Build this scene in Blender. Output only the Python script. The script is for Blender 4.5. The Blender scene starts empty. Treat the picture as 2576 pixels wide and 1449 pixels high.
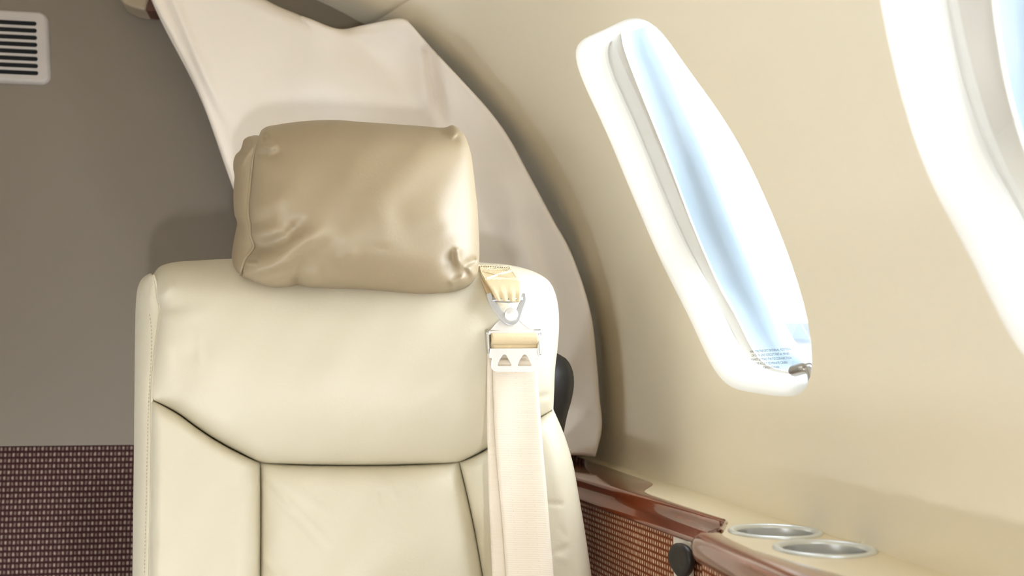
import bpy, math, random
import numpy as np
from mathutils import Vector, Matrix
from mathutils.geometry import delaunay_2d_cdt
random.seed(4); rng = np.random.default_rng(4)
scn = bpy.context.scene
col = scn.collection

# ---------------------------------------------------------------- camera
CAM_H = 0.70                       # camera height above the cabin floor
F_PX, W_PX, H_PX = 2504.0, 2576, 1449
PITCH = math.atan(229 / F_PX)
AZ = math.atan(398 * math.cos(PITCH) / F_PX)
FWD = np.array([math.sin(AZ) * math.cos(PITCH), math.cos(AZ) * math.cos(PITCH), math.sin(PITCH)])
RGT = np.array([math.cos(AZ), -math.sin(AZ), 0.0])
UPV = np.cross(RGT, FWD)
CAMP = np.array([0.0, 0.0, CAM_H])
cam_d = bpy.data.cameras.new('camera'); cam = bpy.data.objects.new('camera', cam_d); col.objects.link(cam)
cam_d.sensor_width = 36.0; cam_d.lens = F_PX / W_PX * 36.0
cam_d.clip_start = 0.02
cam.matrix_world = Matrix([[RGT[0], UPV[0], -FWD[0], 0], [RGT[1], UPV[1], -FWD[1], 0], [RGT[2], UPV[2], -FWD[2], CAM_H], [0, 0, 0, 1]])
cam_d.dof.use_dof = True; cam_d.dof.focus_distance = 1.15; cam_d.dof.aperture_fstop = 5.6
scn.camera = cam
scn.view_settings.view_transform = 'Standard'; scn.view_settings.look = 'None'
scn.view_settings.gamma = 1.0; scn.view_settings.use_curve_mapping = False
scn.view_settings.exposure = 0.19
scn.cycles.use_denoising = True
scn.cycles.max_bounces = 10; scn.cycles.diffuse_bounces = 6; scn.cycles.transparent_max_bounces = 12
scn.cycles.sample_clamp_indirect = 6.0

# ---------------------------------------------------------------- sky and daylight
SKY = 10.8
world = bpy.data.worlds.new('sky'); scn.world = world; world.use_nodes = True
wn = world.node_tree; wn.nodes.clear()
w_out = wn.nodes.new('ShaderNodeOutputWorld'); w_bg = wn.nodes.new('ShaderNodeBackground')
w_tc = wn.nodes.new('ShaderNodeTexCoord'); w_no = wn.nodes.new('ShaderNodeTexNoise'); w_cr = wn.nodes.new('ShaderNodeValToRGB')
w_no.inputs['Scale'].default_value = 2.2; w_no.inputs['Detail'].default_value = 5.0
w_cr.color_ramp.elements[0].position = 0.35; w_cr.color_ramp.elements[0].color = (0.80, 0.90, 1.0, 1)
w_cr.color_ramp.elements[1].position = 0.60; w_cr.color_ramp.elements[1].color = (1.0, 1.0, 1.0, 1)
wn.links.new(w_tc.outputs['Generated'], w_no.inputs['Vector']); wn.links.new(w_no.outputs['Fac'], w_cr.inputs['Fac'])
# sunlit concrete apron below the horizon, bright cloud above it
w_sp = wn.nodes.new('ShaderNodeSeparateXYZ'); w_mr = wn.nodes.new('ShaderNodeMapRange')
w_mr.inputs['From Min'].default_value = -0.06; w_mr.inputs['From Max'].default_value = 0.02
w_mr.inputs['To Min'].default_value = 1.7 * SKY; w_mr.inputs['To Max'].default_value = SKY
wn.links.new(w_tc.outputs['Generated'], w_sp.inputs[0]); wn.links.new(w_sp.outputs['Z'], w_mr.inputs['Value'])
wn.links.new(w_cr.outputs['Color'], w_bg.inputs['Color']); wn.links.new(w_mr.outputs['Result'], w_bg.inputs['Strength'])
wn.links.new(w_bg.outputs['Background'], w_out.inputs['Surface'])

def area(name, loc, target, sx, sy, watts, color=(1, 1, 1), portal=False):
    d = bpy.data.lights.new(name, 'AREA'); d.shape = 'RECTANGLE'; d.size = sx; d.size_y = sy
    d.energy = watts; d.color = color
    o = bpy.data.objects.new(name, d); col.objects.link(o)
    o.location = loc
    v = Vector(target) - Vector(loc)
    o.rotation_euler = v.to_track_quat('-Z', 'Y').to_euler()
    if portal: d.cycles.is_portal = True
    return o
# unseen lamps added behind and beside the camera, standing in for cabin light
area('added_low_lamp', (0.252, -1.43, CAM_H - 0.60), (-0.05, 1.3, CAM_H + 0.25), 0.15, 0.10, 62.0, (0.94, 0.98, 1.0))  # small added lamp near the floor, throws the headrest shadow onto the curtain
area('added_side_fill', (-1.02, -0.15, CAM_H - 0.12), (0.40, 0.30, CAM_H + 0.0), 0.6, 0.4, 4.5, (0.97, 0.99, 1.0))  # added soft fill from the left to brighten the right wall

# ---------------------------------------------------------------- helpers
def ray(px, py):
    d = FWD + RGT * ((px - W_PX / 2) / F_PX) - UPV * ((py - H_PX / 2) / F_PX)
    return d / d[1]
def at(px, py, Y): return CAMP + ray(px, py) * Y
def on_plane_z(px, py, Z):
    d = ray(px, py); return CAMP + d * (Z / d[2])
SEAT_Y, SEAT_K = 1.175, 0.16
def seat_pt(px, py, h=0.0):
    d = ray(px, py); Y = SEAT_Y / (1 - SEAT_K * d[2])
    p = d * Y
    n = np.linalg.norm(p)
    return CAMP + p * (1 - h / n)
CX, CZ, RAD = -0.37, CAM_H - 0.05, 0.79
def cyl_px(px, py, R):
    d = ray(px, py); A = d[0] ** 2 + d[2] ** 2; z0 = CAM_H - CZ
    B = 2 * (-CX * d[0] + z0 * d[2]); C = CX ** 2 + z0 ** 2 - R * R
    t = (-B + math.sqrt(B * B - 4 * A * C)) / 2 / A
    return CAMP + d * t
def cyl_pt(Y, s, R, side=1):
    th = s / RAD
    return (CX + side * R * math.cos(th), Y, CZ + R * math.sin(th))

def tag(o, label=None, cat=None, group=None, kind=None):
    if label: o['label'] = label
    if cat: o['category'] = cat
    if group: o['group'] = group
    if kind: o['kind'] = kind
    return o
def mesh_obj(name, verts, faces, mat, parent=None, smooth=True):
    me = bpy.data.meshes.new(name)
    me.from_pydata([tuple(map(float, v)) for v in verts], [], [tuple(map(int, q)) for q in faces])
    me.validate(); me.update()
    if smooth: me.polygons.foreach_set('use_smooth', [True] * len(me.polygons))
    o = bpy.data.objects.new(name, me); col.objects.link(o)
    if mat: me.materials.append(mat)
    if parent is not None:
        o.parent = parent
        o.matrix_parent_inverse = Matrix.Translation(-Vector(parent.location))
    return o
def empty(name, loc):
    o = bpy.data.objects.new(name, None); col.objects.link(o); o.location = tuple(map(float, loc)); o.empty_display_size = 0.05
    return o
class MB:
    def __init__(self): self.v = []; self.f = []
    def add(self, v, f):
        n = len(self.v); self.v += [tuple(map(float, q)) for q in v]; self.f += [tuple(int(i) + n for i in q) for q in f]; return self
    def box(self, c, s, rot=None):
        c = np.array(c, float); vs = []
        for z in (-1, 1):
            for y in (-1, 1):
                for x in (-1, 1):
                    q = np.array([x * s[0] / 2, y * s[1] / 2, z * s[2] / 2])
                    if rot is not None: q = rot @ q
                    vs.append(c + q)
        return self.add(vs, [(0, 2, 3, 1), (4, 5, 7, 6), (0, 1, 5, 4), (2, 6, 7, 3), (0, 4, 6, 2), (1, 3, 7, 5)])
    def tube(self, pts, r, n=8, closed=False, caps=True):
        pts = np.array(pts, float); m = len(pts)
        rs = np.full(m, r) if np.isscalar(r) else np.array(r, float)
        tan = np.gradient(pts, axis=0) if not closed else (np.roll(pts, -1, 0) - np.roll(pts, 1, 0))
        tan /= np.linalg.norm(tan, axis=1)[:, None] + 1e-12
        ref = np.array([0, 0, 1.0]) if abs(tan[0][2]) < .9 else np.array([1.0, 0, 0])
        nn = np.cross(tan[0], ref); nn /= np.linalg.norm(nn)
        vs = []
        for i in range(m):
            nn = nn - tan[i] * (nn @ tan[i]); nn /= np.linalg.norm(nn) + 1e-12
            b = np.cross(tan[i], nn)
            for k in range(n):
                a = 2 * math.pi * k / n
                vs.append(pts[i] + rs[i] * (math.cos(a) * nn + math.sin(a) * b))
        fs = []
        for i in range(m if closed else m - 1):
            j = (i + 1) % m
            for k in range(n):
                fs.append((i * n + k, i * n + (k + 1) % n, j * n + (k + 1) % n, j * n + k))
        if caps and not closed:
            fs.append(tuple(range(n - 1, -1, -1))); fs.append(tuple((m - 1) * n + k for k in range(n)))
        return self.add(vs, fs)
    def loft(self, rings, closed=True, caps=False):
        n = len(rings[0]); vs = [p for r in rings for p in r]; fs = []
        for i in range(len(rings) - 1):
            for k in range(n if closed else n - 1):
                k2 = (k + 1) % n
                fs.append((i * n + k, i * n + k2, (i + 1) * n + k2, (i + 1) * n + k))
        if caps:
            fs.append(tuple(range(n - 1, -1, -1))); fs.append(tuple((len(rings) - 1) * n + k for k in range(n)))
        return self.add(vs, fs)
    def disc(self, c, axis, r, t, n=28, bevel=0.0):
        a = np.array(axis, float); a /= np.linalg.norm(a)
        u = np.cross(a, [0, 0, 1.0]) if abs(a[2]) < .9 else np.cross(a, [1.0, 0, 0]); u /= np.linalg.norm(u); w = np.cross(a, u)
        c = np.array(c, float)
        def ring(h, rr): return [c + a * h + rr * (math.cos(2 * math.pi * k / n) * u + math.sin(2 * math.pi * k / n) * w) for k in range(n)]
        rings = [ring(0, r), ring(t - bevel, r)]
        if bevel: rings += [ring(t - bevel * .3, r - bevel * .3), ring(t, r - bevel)]
        return self.loft(rings, True, True)
    def build(self, name, mat, parent=None, smooth=True):
        return mesh_obj(name, self.v, self.f, mat, parent, smooth)
def bevel_mod(o, w, seg=2):
    m = o.modifiers.new('bevel', 'BEVEL'); m.width = w; m.segments = seg; m.limit_method = 'ANGLE'; m.angle_limit = math.radians(40)
    m.harden_normals = False
    return o
def catmull(pts, n, closed=False):
    P = np.array(pts, float)
    if len(P) == 2 and not closed:
        t = np.linspace(0, 1, n)[:, None]; return P[0] * (1 - t) + P[1] * t
    m = len(P); out = []
    segs = m if closed else m - 1
    for i in range(segs):
        if closed: p0, p1, p2, p3 = P[(i - 1) % m], P[i], P[(i + 1) % m], P[(i + 2) % m]
        else:
            p1, p2 = P[i], P[i + 1]
            p0 = P[i - 1] if i > 0 else 2 * p1 - p2
            p3 = P[i + 2] if i + 2 < m else 2 * p2 - p1
        l0, l1, l2 = [max(1e-6, np.linalg.norm(b - a) ** .5) for a, b in ((p0, p1), (p1, p2), (p2, p3))]
        t0, t1 = 0, l0; t2 = t1 + l1; t3 = t2 + l2
        for t in np.linspace(t1, t2, 24, endpoint=False):
            A1 = (t1 - t) / (t1 - t0) * p0 + (t - t0) / (t1 - t0) * p1
            A2 = (t2 - t) / (t2 - t1) * p1 + (t - t1) / (t2 - t1) * p2
            A3 = (t3 - t) / (t3 - t2) * p2 + (t - t2) / (t3 - t2) * p3
            B1 = (t2 - t) / (t2 - t0) * A1 + (t - t0) / (t2 - t0) * A2
            B2 = (t3 - t) / (t3 - t1) * A2 + (t - t1) / (t3 - t1) * A3
            out.append((t2 - t) / (t2 - t1) * B1 + (t - t1) / (t2 - t1) * B2)
    out.append(P[0] if closed else P[-1])
    out = np.array(out)
    L = np.concatenate([[0], np.cumsum(np.linalg.norm(np.diff(out, axis=0), axis=1))])
    q = np.linspace(0, L[-1], n + 1 if closed else n)
    if closed: q = q[:-1]
    return np.stack([np.interp(q, L, out[:, k]) for k in range(out.shape[1])], 1)
def coons(T, B, L, R):
    """T,B: (nu,2); L,R: (nv,2) -> (nv,nu,2)"""
    nu, nv = len(T), len(L)
    u = np.linspace(0, 1, nu)[None, :, None]; v = np.linspace(0, 1, nv)[:, None, None]
    S = (1 - v) * T[None] + v * B[None] + (1 - u) * L[:, None] + u * R[:, None]
    S -= (1 - u) * (1 - v) * T[0] + u * (1 - v) * T[-1] + (1 - u) * v * B[0] + u * v * B[-1]
    return S
def rise(t, r):
    t = np.clip(t / max(r, 1e-6), 0, 1); return np.sqrt(np.clip(1 - (1 - t) ** 2, 0, 1))
def prof(t, r0, r1): return rise(t, r0) * rise(1 - t, r1)
def poly_dist(G, pts):
    P = np.array(pts, float); best = np.full(G.shape[:-1], 1e9); par = np.zeros(G.shape[:-1]); n = len(P) - 1
    for i, (a, b) in enumerate(zip(P[:-1], P[1:])):
        d = b - a; t = np.clip(((G - a) @ d) / (d @ d + 1e-9), 0, 1)
        q = a + t[..., None] * d; e = np.linalg.norm(G - q, axis=-1); m = e < best
        best = np.where(m, e, best); par = np.where(m, (i + t) / n, par)
    return best, par
def creases(G, items):
    h = np.zeros(G.shape[:-1])
    for pts, w, amp in items:
        pts = catmull(pts, 20) if len(pts) > 2 else np.array(pts, float)
        d, t = poly_dist(G, pts); k = np.clip((1 - t) / .45, 0, 1); k = k * k * (3 - 2 * k)
        h += amp * k * np.exp(-(d / w) ** 2)
    return h
def warp(px, py):      # gentle unevenness of stuffed leather
    return (np.sin(px * .021 + 1.3 * np.sin(py * .013)) * np.cos(py * .017 + .7 * np.sin(px * .011)) +
            .5 * np.sin(px * .043 + py * .031))
def patch(name, T, B, L, R, nu, nv, hfun, mat, parent, point=seat_pt, back=0.05, shrink=.04):
    T, B, L, R = catmull(T, nu), catmull(B, nu), catmull(L, nv), catmull(R, nv)
    G = coons(T, B, L, R)
    U, V = np.meshgrid(np.linspace(0, 1, nu), np.linspace(0, 1, nv))
    h = hfun(U, V, G)
    vs = [point(G[j, i, 0], G[j, i, 1], h[j, i]) for j in range(nv) for i in range(nu)]
    fs = [(j * nu + i, (j + 1) * nu + i, (j + 1) * nu + i + 1, j * nu + i + 1) for j in range(nv - 1) for i in range(nu - 1)]
    if back:
        loop = [i for i in range(nu)] + [j * nu + nu - 1 for j in range(1, nv)] + [(nv - 1) * nu + i for i in range(nu - 2, -1, -1)] + [j * nu for j in range(nv - 2, 0, -1)]
        n0 = len(vs); m = len(loop)
        c = np.mean([vs[i] for i in loop], axis=0)
        for i in loop:
            p = np.array(vs[i]); q = p + (c - p) * shrink + np.array([0, back, 0]); vs.append(q if name != 'curtain_sheet' else np.array([q[0], q[1], max(q[2], p[2] + .015) if p[2] < CAM_H else q[2]]))
        for k in range(m):
            k2 = (k + 1) % m
            fs.append((loop[k], loop[k2], n0 + k2, n0 + k))
        fs.append(tuple(n0 + k for k in range(m - 1, -1, -1)))
    return mesh_obj(name, vs, fs, mat, parent)
def flat_with_holes(outline, holes, grid=None):
    """2D CDT triangulation of an outline with holes -> verts2d, tris"""
    pts = [Vector(p) for p in outline]; edges = [(i, (i + 1) % len(outline)) for i in range(len(outline))]
    for h in holes:
        n = len(pts); pts += [Vector(p) for p in h]; edges += [(n + i, n + (i + 1) % len(h)) for i in range(len(h))]
    def inside(poly, x, y):
        c = False; j = len(poly) - 1
        for i in range(len(poly)):
            if (poly[i][1] > y) != (poly[j][1] > y) and x < (poly[j][0] - poly[i][0]) * (y - poly[i][1]) / (poly[j][1] - poly[i][1] + 1e-15) + poly[i][0]: c = not c
            j = i
        return c
    if grid is not None:
        for g in grid:
            if inside(outline, *g) and not any(inside(h, *g) for h in holes): pts.append(Vector(g))
    V, E_, Fc, *_ = delaunay_2d_cdt(pts, edges, [], 0, 1e-7)
    tris = []
    for f in Fc:
        x = sum(V[i][0] for i in f) / len(f); y = sum(V[i][1] for i in f) / len(f)
        if inside(outline, x, y) and not any(inside(h, x, y) for h in holes): tris.append(tuple(f))
    return [(v[0], v[1]) for v in V], tris
def plate(o_verts, tris, fn, thick_fn, loops):
    """front from fn(x,y), back from thick_fn(x,y), walls along loops"""
    vs = [fn(*p) for p in o_verts] + [thick_fn(*p) for p in o_verts]; n = len(o_verts)
    fs = list(tris) + [tuple(i + n for i in reversed(t)) for t in tris]
    look = {(round(p[0], 6), round(p[1], 6)): i for i, p in enumerate(o_verts)}
    for lp in loops:
        ids = [look.get((round(p[0], 6), round(p[1], 6))) for p in lp]
        for a, b in zip(ids, ids[1:] + ids[:1]):
            if a is not None and b is not None: fs.append((a, b, b + n, a + n))
    return vs, fs

# ---------------------------------------------------------------- materials
def mat(name, base, rough=.5, metal=0.0, bump=0.0, bscale=60.0, detail=4.0, coat=0.0, spec=.5, vary=0.0, vscale=6.0, sheen=0.0, bdist=.001):
    m = bpy.data.materials.new(name); m.use_nodes = True; nt = m.node_tree; b = nt.nodes['Principled BSDF']
    b.inputs['Base Color'].default_value = (*base, 1); b.inputs['Roughness'].default_value = rough
    b.inputs['Metallic'].default_value = metal; b.inputs['Coat Weight'].default_value = coat; b.inputs['Coat Roughness'].default_value = .06 if coat > .5 else .32
    b.inputs['Specular IOR Level'].default_value = spec
    b.inputs['Sheen Weight'].default_value = sheen
    tc = nt.nodes.new('ShaderNodeTexCoord')
    if bump:
        n = nt.nodes.new('ShaderNodeTexNoise'); n.inputs['Scale'].default_value = bscale; n.inputs['Detail'].default_value = detail
        bp = nt.nodes.new('ShaderNodeBump'); bp.inputs['Strength'].default_value = bump; bp.inputs['Distance'].default_value = bdist
        nt.links.new(tc.outputs['Object'], n.inputs['Vector']); nt.links.new(n.outputs['Fac'], bp.inputs['Height']); nt.links.new(bp.outputs['Normal'], b.inputs['Normal'])
    if vary:
        n = nt.nodes.new('ShaderNodeTexNoise'); n.inputs['Scale'].default_value = vscale; n.inputs['Detail'].default_value = 3
        cr = nt.nodes.new('ShaderNodeValToRGB')
        cr.color_ramp.elements[0].position = .3; cr.color_ramp.elements[0].color = (*[c * (1 - vary) for c in base], 1)
        cr.color_ramp.elements[1].position = .7; cr.color_ramp.elements[1].color = (*[min(1, c * (1 + vary)) for c in base], 1)
        nt.links.new(tc.outputs['Object'], n.inputs['Vector']); nt.links.new(n.outputs['Fac'], cr.inputs['Fac']); nt.links.new(cr.outputs['Color'], b.inputs['Base Color'])
    return m
M = {}
M['seat'] = mat('seat_leather', (.67, .62, .49), .42, bump=.25, bscale=260, bdist=.0006, vary=.02, spec=.5)
M['headrest'] = mat('headrest_leather', (.35, .275, .175), .46, bump=.25, bscale=260, bdist=.0006, vary=.03, spec=.8)
M['stitch'] = mat('beige_thread', (.56, .48, .35), .7)
M['pale_stitch'] = mat('pale_thread', (.86, .78, .58), .7)
M['curtain'] = mat('curtain_leather', (.89, .81, .715), .55, bump=.2, bscale=400, bdist=.0005, vary=.02)
M['bulkhead'] = mat('bulkhead_liner', (.21, .175, .135), .6, bump=.08, bscale=300, bdist=.0004)
M['wall'] = mat('cabin_liner', (.88, .81, .65), .62, bump=.1, bscale=350, bdist=.0004, vary=.02, vscale=3)
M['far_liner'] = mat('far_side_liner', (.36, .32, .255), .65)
M['reveal'] = mat('window_surround', (.90, .885, .83), .35)
M['ring'] = mat('outer_window_frame', (.33, .43, .51), .35)
M['ledge'] = mat('ledge_vinyl', (.80, .71, .52), .38, bump=.15, bscale=300, bdist=.0004)
M['black'] = mat('black_plastic', (.006, .006, .007), .45, bump=.1, bscale=300)
M['knob'] = mat('black_knob', (.012, .010, .010), .4)
M['steel'] = mat('polished_steel', (.85, .86, .88), .18, metal=1.0)
M['satin'] = mat('satin_steel', (.93, .93, .94), .32, metal=.55)
M['dull_steel'] = mat('dull_steel', (.55, .55, .56), .3, metal=1.0)
M['alu'] = mat('brushed_aluminium', (.82, .84, .86), .28, metal=1.0, bump=.1, bscale=120)
M['ring_alu'] = mat('holder_rim', (.80, .85, .88), .3, metal=.6)
M['vent'] = mat('vent_plastic', (.50, .455, .42), .45)
M['dark'] = mat('slot_shade_black', (.006, .006, .008), .8)
M['fit'] = mat('overhead_fitting_plastic', (.36, .29, .20), .55)
M['brown'] = mat('dark_brown_plastic', (.10, .035, .022), .5)
M['carpet'] = mat('cabin_carpet', (.10, .08, .06), .95, bump=.6, bscale=200)
M['tarmac'] = mat('concrete_apron', (.62, .62, .60), .9, vary=.05)
M['hangar'] = mat('hangar_cladding', (.13, .152, .18), .7)
M['hangar_white'] = mat('hangar_white', (.3, .3, .3), .7)
M['ink'] = mat('placard_ink', (.05, .045, .04), .7)
M['base'] = mat('grey_seat_base', (.25, .25, .25), .5)

def nd(nt, t, **kw):
    n = nt.nodes.new(t)
    for k, v in kw.items(): setattr(n, k, v)
    return n
def glass_mat(name, tint, refl=.5):
    m = bpy.data.materials.new(name); m.use_nodes = True; nt = m.node_tree; nt.nodes.clear()
    o = nd(nt, 'ShaderNodeOutputMaterial'); mx = nd(nt, 'ShaderNodeMixShader'); tr = nd(nt, 'ShaderNodeBsdfTransparent'); gl = nd(nt, 'ShaderNodeBsdfGlossy')
    fr = nd(nt, 'ShaderNodeFresnel'); fr.inputs['IOR'].default_value = 1.33
    mu = nd(nt, 'ShaderNodeMath', operation='MULTIPLY'); mu.inputs[1].default_value = refl
    tr.inputs['Color'].default_value = (*tint, 1); gl.inputs['Roughness'].default_value = .02
    nt.links.new(fr.outputs[0], mu.inputs[0]); nt.links.new(mu.outputs[0], mx.inputs['Fac'])
    nt.links.new(tr.outputs[0], mx.inputs[1]); nt.links.new(gl.outputs[0], mx.inputs[2]); nt.links.new(mx.outputs[0], o.inputs['Surface'])
    return m
M['pane'] = glass_mat('acrylic_pane', (.97, .985, 1.0), .35)
def wood_mat():
    m = mat('gloss_mahogany', (.2, .05, .018), .22, coat=1.0); nt = m.node_tree; b = nt.nodes['Principled BSDF']
    tc = nd(nt, 'ShaderNodeTexCoord'); mp = nd(nt, 'ShaderNodeMapping'); mp.inputs['Scale'].default_value = (38, 2.2, 38)
    n = nd(nt, 'ShaderNodeTexNoise'); n.inputs['Scale'].default_value = 2.0; n.inputs['Detail'].default_value = 6; n.inputs['Distortion'].default_value = .6
    cr = nd(nt, 'ShaderNodeValToRGB')
    cr.color_ramp.elements[0].position = .3; cr.color_ramp.elements[0].color = (.13, .026, .008, 1)
    cr.color_ramp.elements[1].position = .72; cr.color_ramp.elements[1].color = (.28, .062, .018, 1)
    nt.links.new(tc.outputs['Object'], mp.inputs['Vector']); nt.links.new(mp.outputs[0], n.inputs['Vector']); nt.links.new(n.outputs['Fac'], cr.inputs['Fac']); nt.links.new(cr.outputs['Color'], b.inputs['Base Color'])
    return m
M['wood'] = wood_mat()
def weave_mat(name, base, dot, axis, pw, ph, dark, alt):
    """rows of light slubs on a dark cord; axis = horizontal world axis index of the panel"""
    m = bpy.data.materials.new(name); m.use_nodes = True; nt = m.node_tree; b = nt.nodes['Principled BSDF']
    b.inputs['Roughness'].default_value = .85; b.inputs['Specular IOR Level'].default_value = .2
    tc = nd(nt, 'ShaderNodeTexCoord'); sp = nd(nt, 'ShaderNodeSeparateXYZ'); nt.links.new(tc.outputs['Object'], sp.inputs[0])
    def mth(op, a, c=None, c2=None):
        n = nd(nt, 'ShaderNodeMath', operation=op)
        for i, q in enumerate((a, c, c2)):
            if q is None: continue
            if isinstance(q, (int, float)): n.inputs[i].default_value = q
            else: nt.links.new(q, n.inputs[i])
        return n.outputs[0]
    x = mth('DIVIDE', sp.outputs[axis], pw); z = mth('DIVIDE', sp.outputs[2], ph)
    no = nd(nt, 'ShaderNodeTexNoise'); no.inputs['Scale'].default_value = 220; nt.links.new(tc.outputs['Object'], no.inputs['Vector'])
    jit = mth('MULTIPLY', mth('SUBTRACT', no.outputs['Fac'], .5), .35)
    fx = mth('FRACT', mth('ADD', x, jit)); fz = mth('FRACT', mth('ADD', z, mth('MULTIPLY', jit, .5)))
    ix = mth('FLOOR', x); iz = mth('FLOOR', z)
    dx = mth('ABSOLUTE', mth('SUBTRACT', fx, .5)); dz = mth('ABSOLUTE', mth('SUBTRACT', fz, .55))
    d = mth('ADD', mth('POWER', mth('DIVIDE', dx, .33), 3.0), mth('POWER', mth('DIVIDE', dz, .36), 3.0))
    slub = mth('SUBTRACT', 1.0, mth('MINIMUM', d, 1.0))
    par = mth('MODULO', mth('ABSOLUTE', mth('ADD', ix, iz)), 2.0)
    amp = mth('ADD', alt, mth('MULTIPLY', par, 1.0 - alt))
    sp2 = nd(nt, 'ShaderNodeTexNoise'); sp2.inputs['Scale'].default_value = 900; nt.links.new(tc.outputs['Object'], sp2.inputs['Vector'])
    grain = mth('ADD', .55, mth('MULTIPLY', sp2.outputs['Fac'], .9))
    fac = mth('MULTIPLY', mth('MULTIPLY', slub, amp), grain)
    mx = nd(nt, 'ShaderNodeMix', data_type='RGBA'); mx.inputs['A'].default_value = (*base, 1); mx.inputs['B'].default_value = (*dot, 1)
    nt.links.new(fac, mx.inputs['Factor'])
    row = mth('MULTIPLY', mth('ADD', mth('LESS_THAN', fz, .12), 0.0), dark)
    mx2 = nd(nt, 'ShaderNodeMix', data_type='RGBA'); mx2.inputs['B'].default_value = (*[c * .35 for c in base], 1)
    nt.links.new(row, mx2.inputs['Factor']); nt.links.new(mx.outputs['Result'], mx2.inputs['A']); nt.links.new(mx2.outputs['Result'], b.inputs['Base Color'])
    bp = nd(nt, 'ShaderNodeBump'); bp.inputs['Strength'].default_value = .6; bp.inputs['Distance'].default_value = .0015
    nt.links.new(slub, bp.inputs['Height']); nt.links.new(bp.outputs['Normal'], b.inputs['Normal'])
    return m
M['weave'] = weave_mat('maroon_woven_fabric', (.048, .015, .016), (.34, .27, .21), 0, .0064, .0095, 1.0, .45)
M['weave_side'] = weave_mat('rust_woven_fabric', (.26, .075, .032), (.78, .62, .45), 1, .0062, .0068, .8, .6)
def webbing_mat():
    m = mat('webbing', (.86, .78, .66), .6); nt = m.node_tree; b = nt.nodes['Principled BSDF']
    tc = nd(nt, 'ShaderNodeTexCoord'); wv = nd(nt, 'ShaderNodeTexWave', wave_type='BANDS', bands_direction='Z')
    wv.inputs['Scale'].default_value = 170; wv.inputs['Distortion'].default_value = .3
    bp = nd(nt, 'ShaderNodeBump'); bp.inputs['Strength'].default_value = .25; bp.inputs['Distance'].default_value = .0004
    nt.links.new(tc.outputs['Object'], wv.inputs['Vector']); nt.links.new(wv.outputs['Fac'], bp.inputs['Height']); nt.links.new(bp.outputs['Normal'], b.inputs['Normal'])
    return m
M['web'] = webbing_mat()
M['web_rib'] = mat('webbing_rib_thread', (.76, .66, .53), .7)
M['web_gold'] = mat('golden_webbing', (.74, .60, .38), .5, bump=.4, bscale=500)

# ---------------------------------------------------------------- setting: cabin shell
Y_BACK, Y_FRONT = 1.76, -2.35
HOLE1 = [(1.225, .480), (1.195, .497), (1.165, .4955), (1.08, .478), (.995, .458), (.965, .437), (.951, .385), (.914, .291), (.889, .201), (.871, .133), (.861, .077), (.866, .050), (.885, .036), (.95, .034), (1.004, .036), (1.07, .041), (1.105, .052), (1.13, .068), (1.196, .142), (1.24, .2), (1.263, .261), (1.268, .33), (1.255, .398), (1.243, .445)]
LIP1 = [(1.145, .474), (1.178, .423), (1.2, .348), (1.203, .24), (1.167, .157), (1.133, .122), (1.09, .075), (1.06, .062), (1.006, .055), (.93, .056), (.896, .085), (.905, .13), (.925, .2), (.95, .29), (.985, .38), (1.01, .435), (1.05, .462), (1.1, .478)]
C1 = (1.05, .27)
NA = 120
def star(poly, c, n=NA):
    D = catmull(poly, 1500, closed=True) - np.array(c)
    a = np.arctan2(D[:, 1], D[:, 0]); r = np.hypot(D[:, 0], D[:, 1]); o = np.argsort(a); a, r = a[o], r[o]
    q = np.linspace(-math.pi, math.pi, n, endpoint=False)
    rr = np.interp(q, np.concatenate([a - 2 * math.pi, a, a + 2 * math.pi]), np.tile(r, 3))
    for _ in range(4): rr = (np.roll(rr, 1) + 2 * rr + np.roll(rr, -1)) / 4
    return np.stack([np.cos(q) * rr, np.sin(q) * rr], 1) + np.array(c)
HOLE, LIP = star(HOLE1, C1), star(LIP1, C1)
def shear(P, k):     # the k-th window along the cabin
    P = np.array(P)
    if k == 0: return P
    Q = P.copy(); Q[:, 0] = P[:, 0] - .53 - .37 * P[:, 1] - .60 * (k - 1); return Q
S_BOT, S_JOINT = -.60, .79 * math.radians(56.0)
def joint_s(Y): return .79 * math.radians(55.2 + max(0.0, (Y - 1.50)) * 22.0)
Y_END = Y_BACK + .03
def side_wall(name, side, ks):
    out = []
    for Y in np.linspace(Y_FRONT, Y_END, 181): out.append((Y, S_BOT))
    for s in np.linspace(S_BOT, joint_s(Y_END), 70)[1:-1]: out.append((Y_END, s))
    for Y in np.linspace(Y_END, Y_FRONT, 181): out.append((Y, joint_s(Y)))
    for s in np.linspace(joint_s(Y_FRONT), S_BOT, 70)[1:-1]: out.append((Y_FRONT, s))
    holes = [[tuple(p) for p in shear(HOLE, k)] for k in ks]
    step = .02
    grid = [(y, s) for y in np.arange(Y_FRONT + step, Y_END, step) for s in np.arange(S_BOT + step, .9, step)]
    V, Tr = flat_with_holes(out, holes, grid)
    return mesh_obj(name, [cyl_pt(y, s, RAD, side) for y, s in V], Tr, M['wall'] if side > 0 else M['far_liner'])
KS = (0, 1)
wall_r = tag(side_wall('wall_right', 1, KS), kind='structure')
KL = ()
wall_l = tag(side_wall('wall_left', -1, KL), kind='structure')
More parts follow.
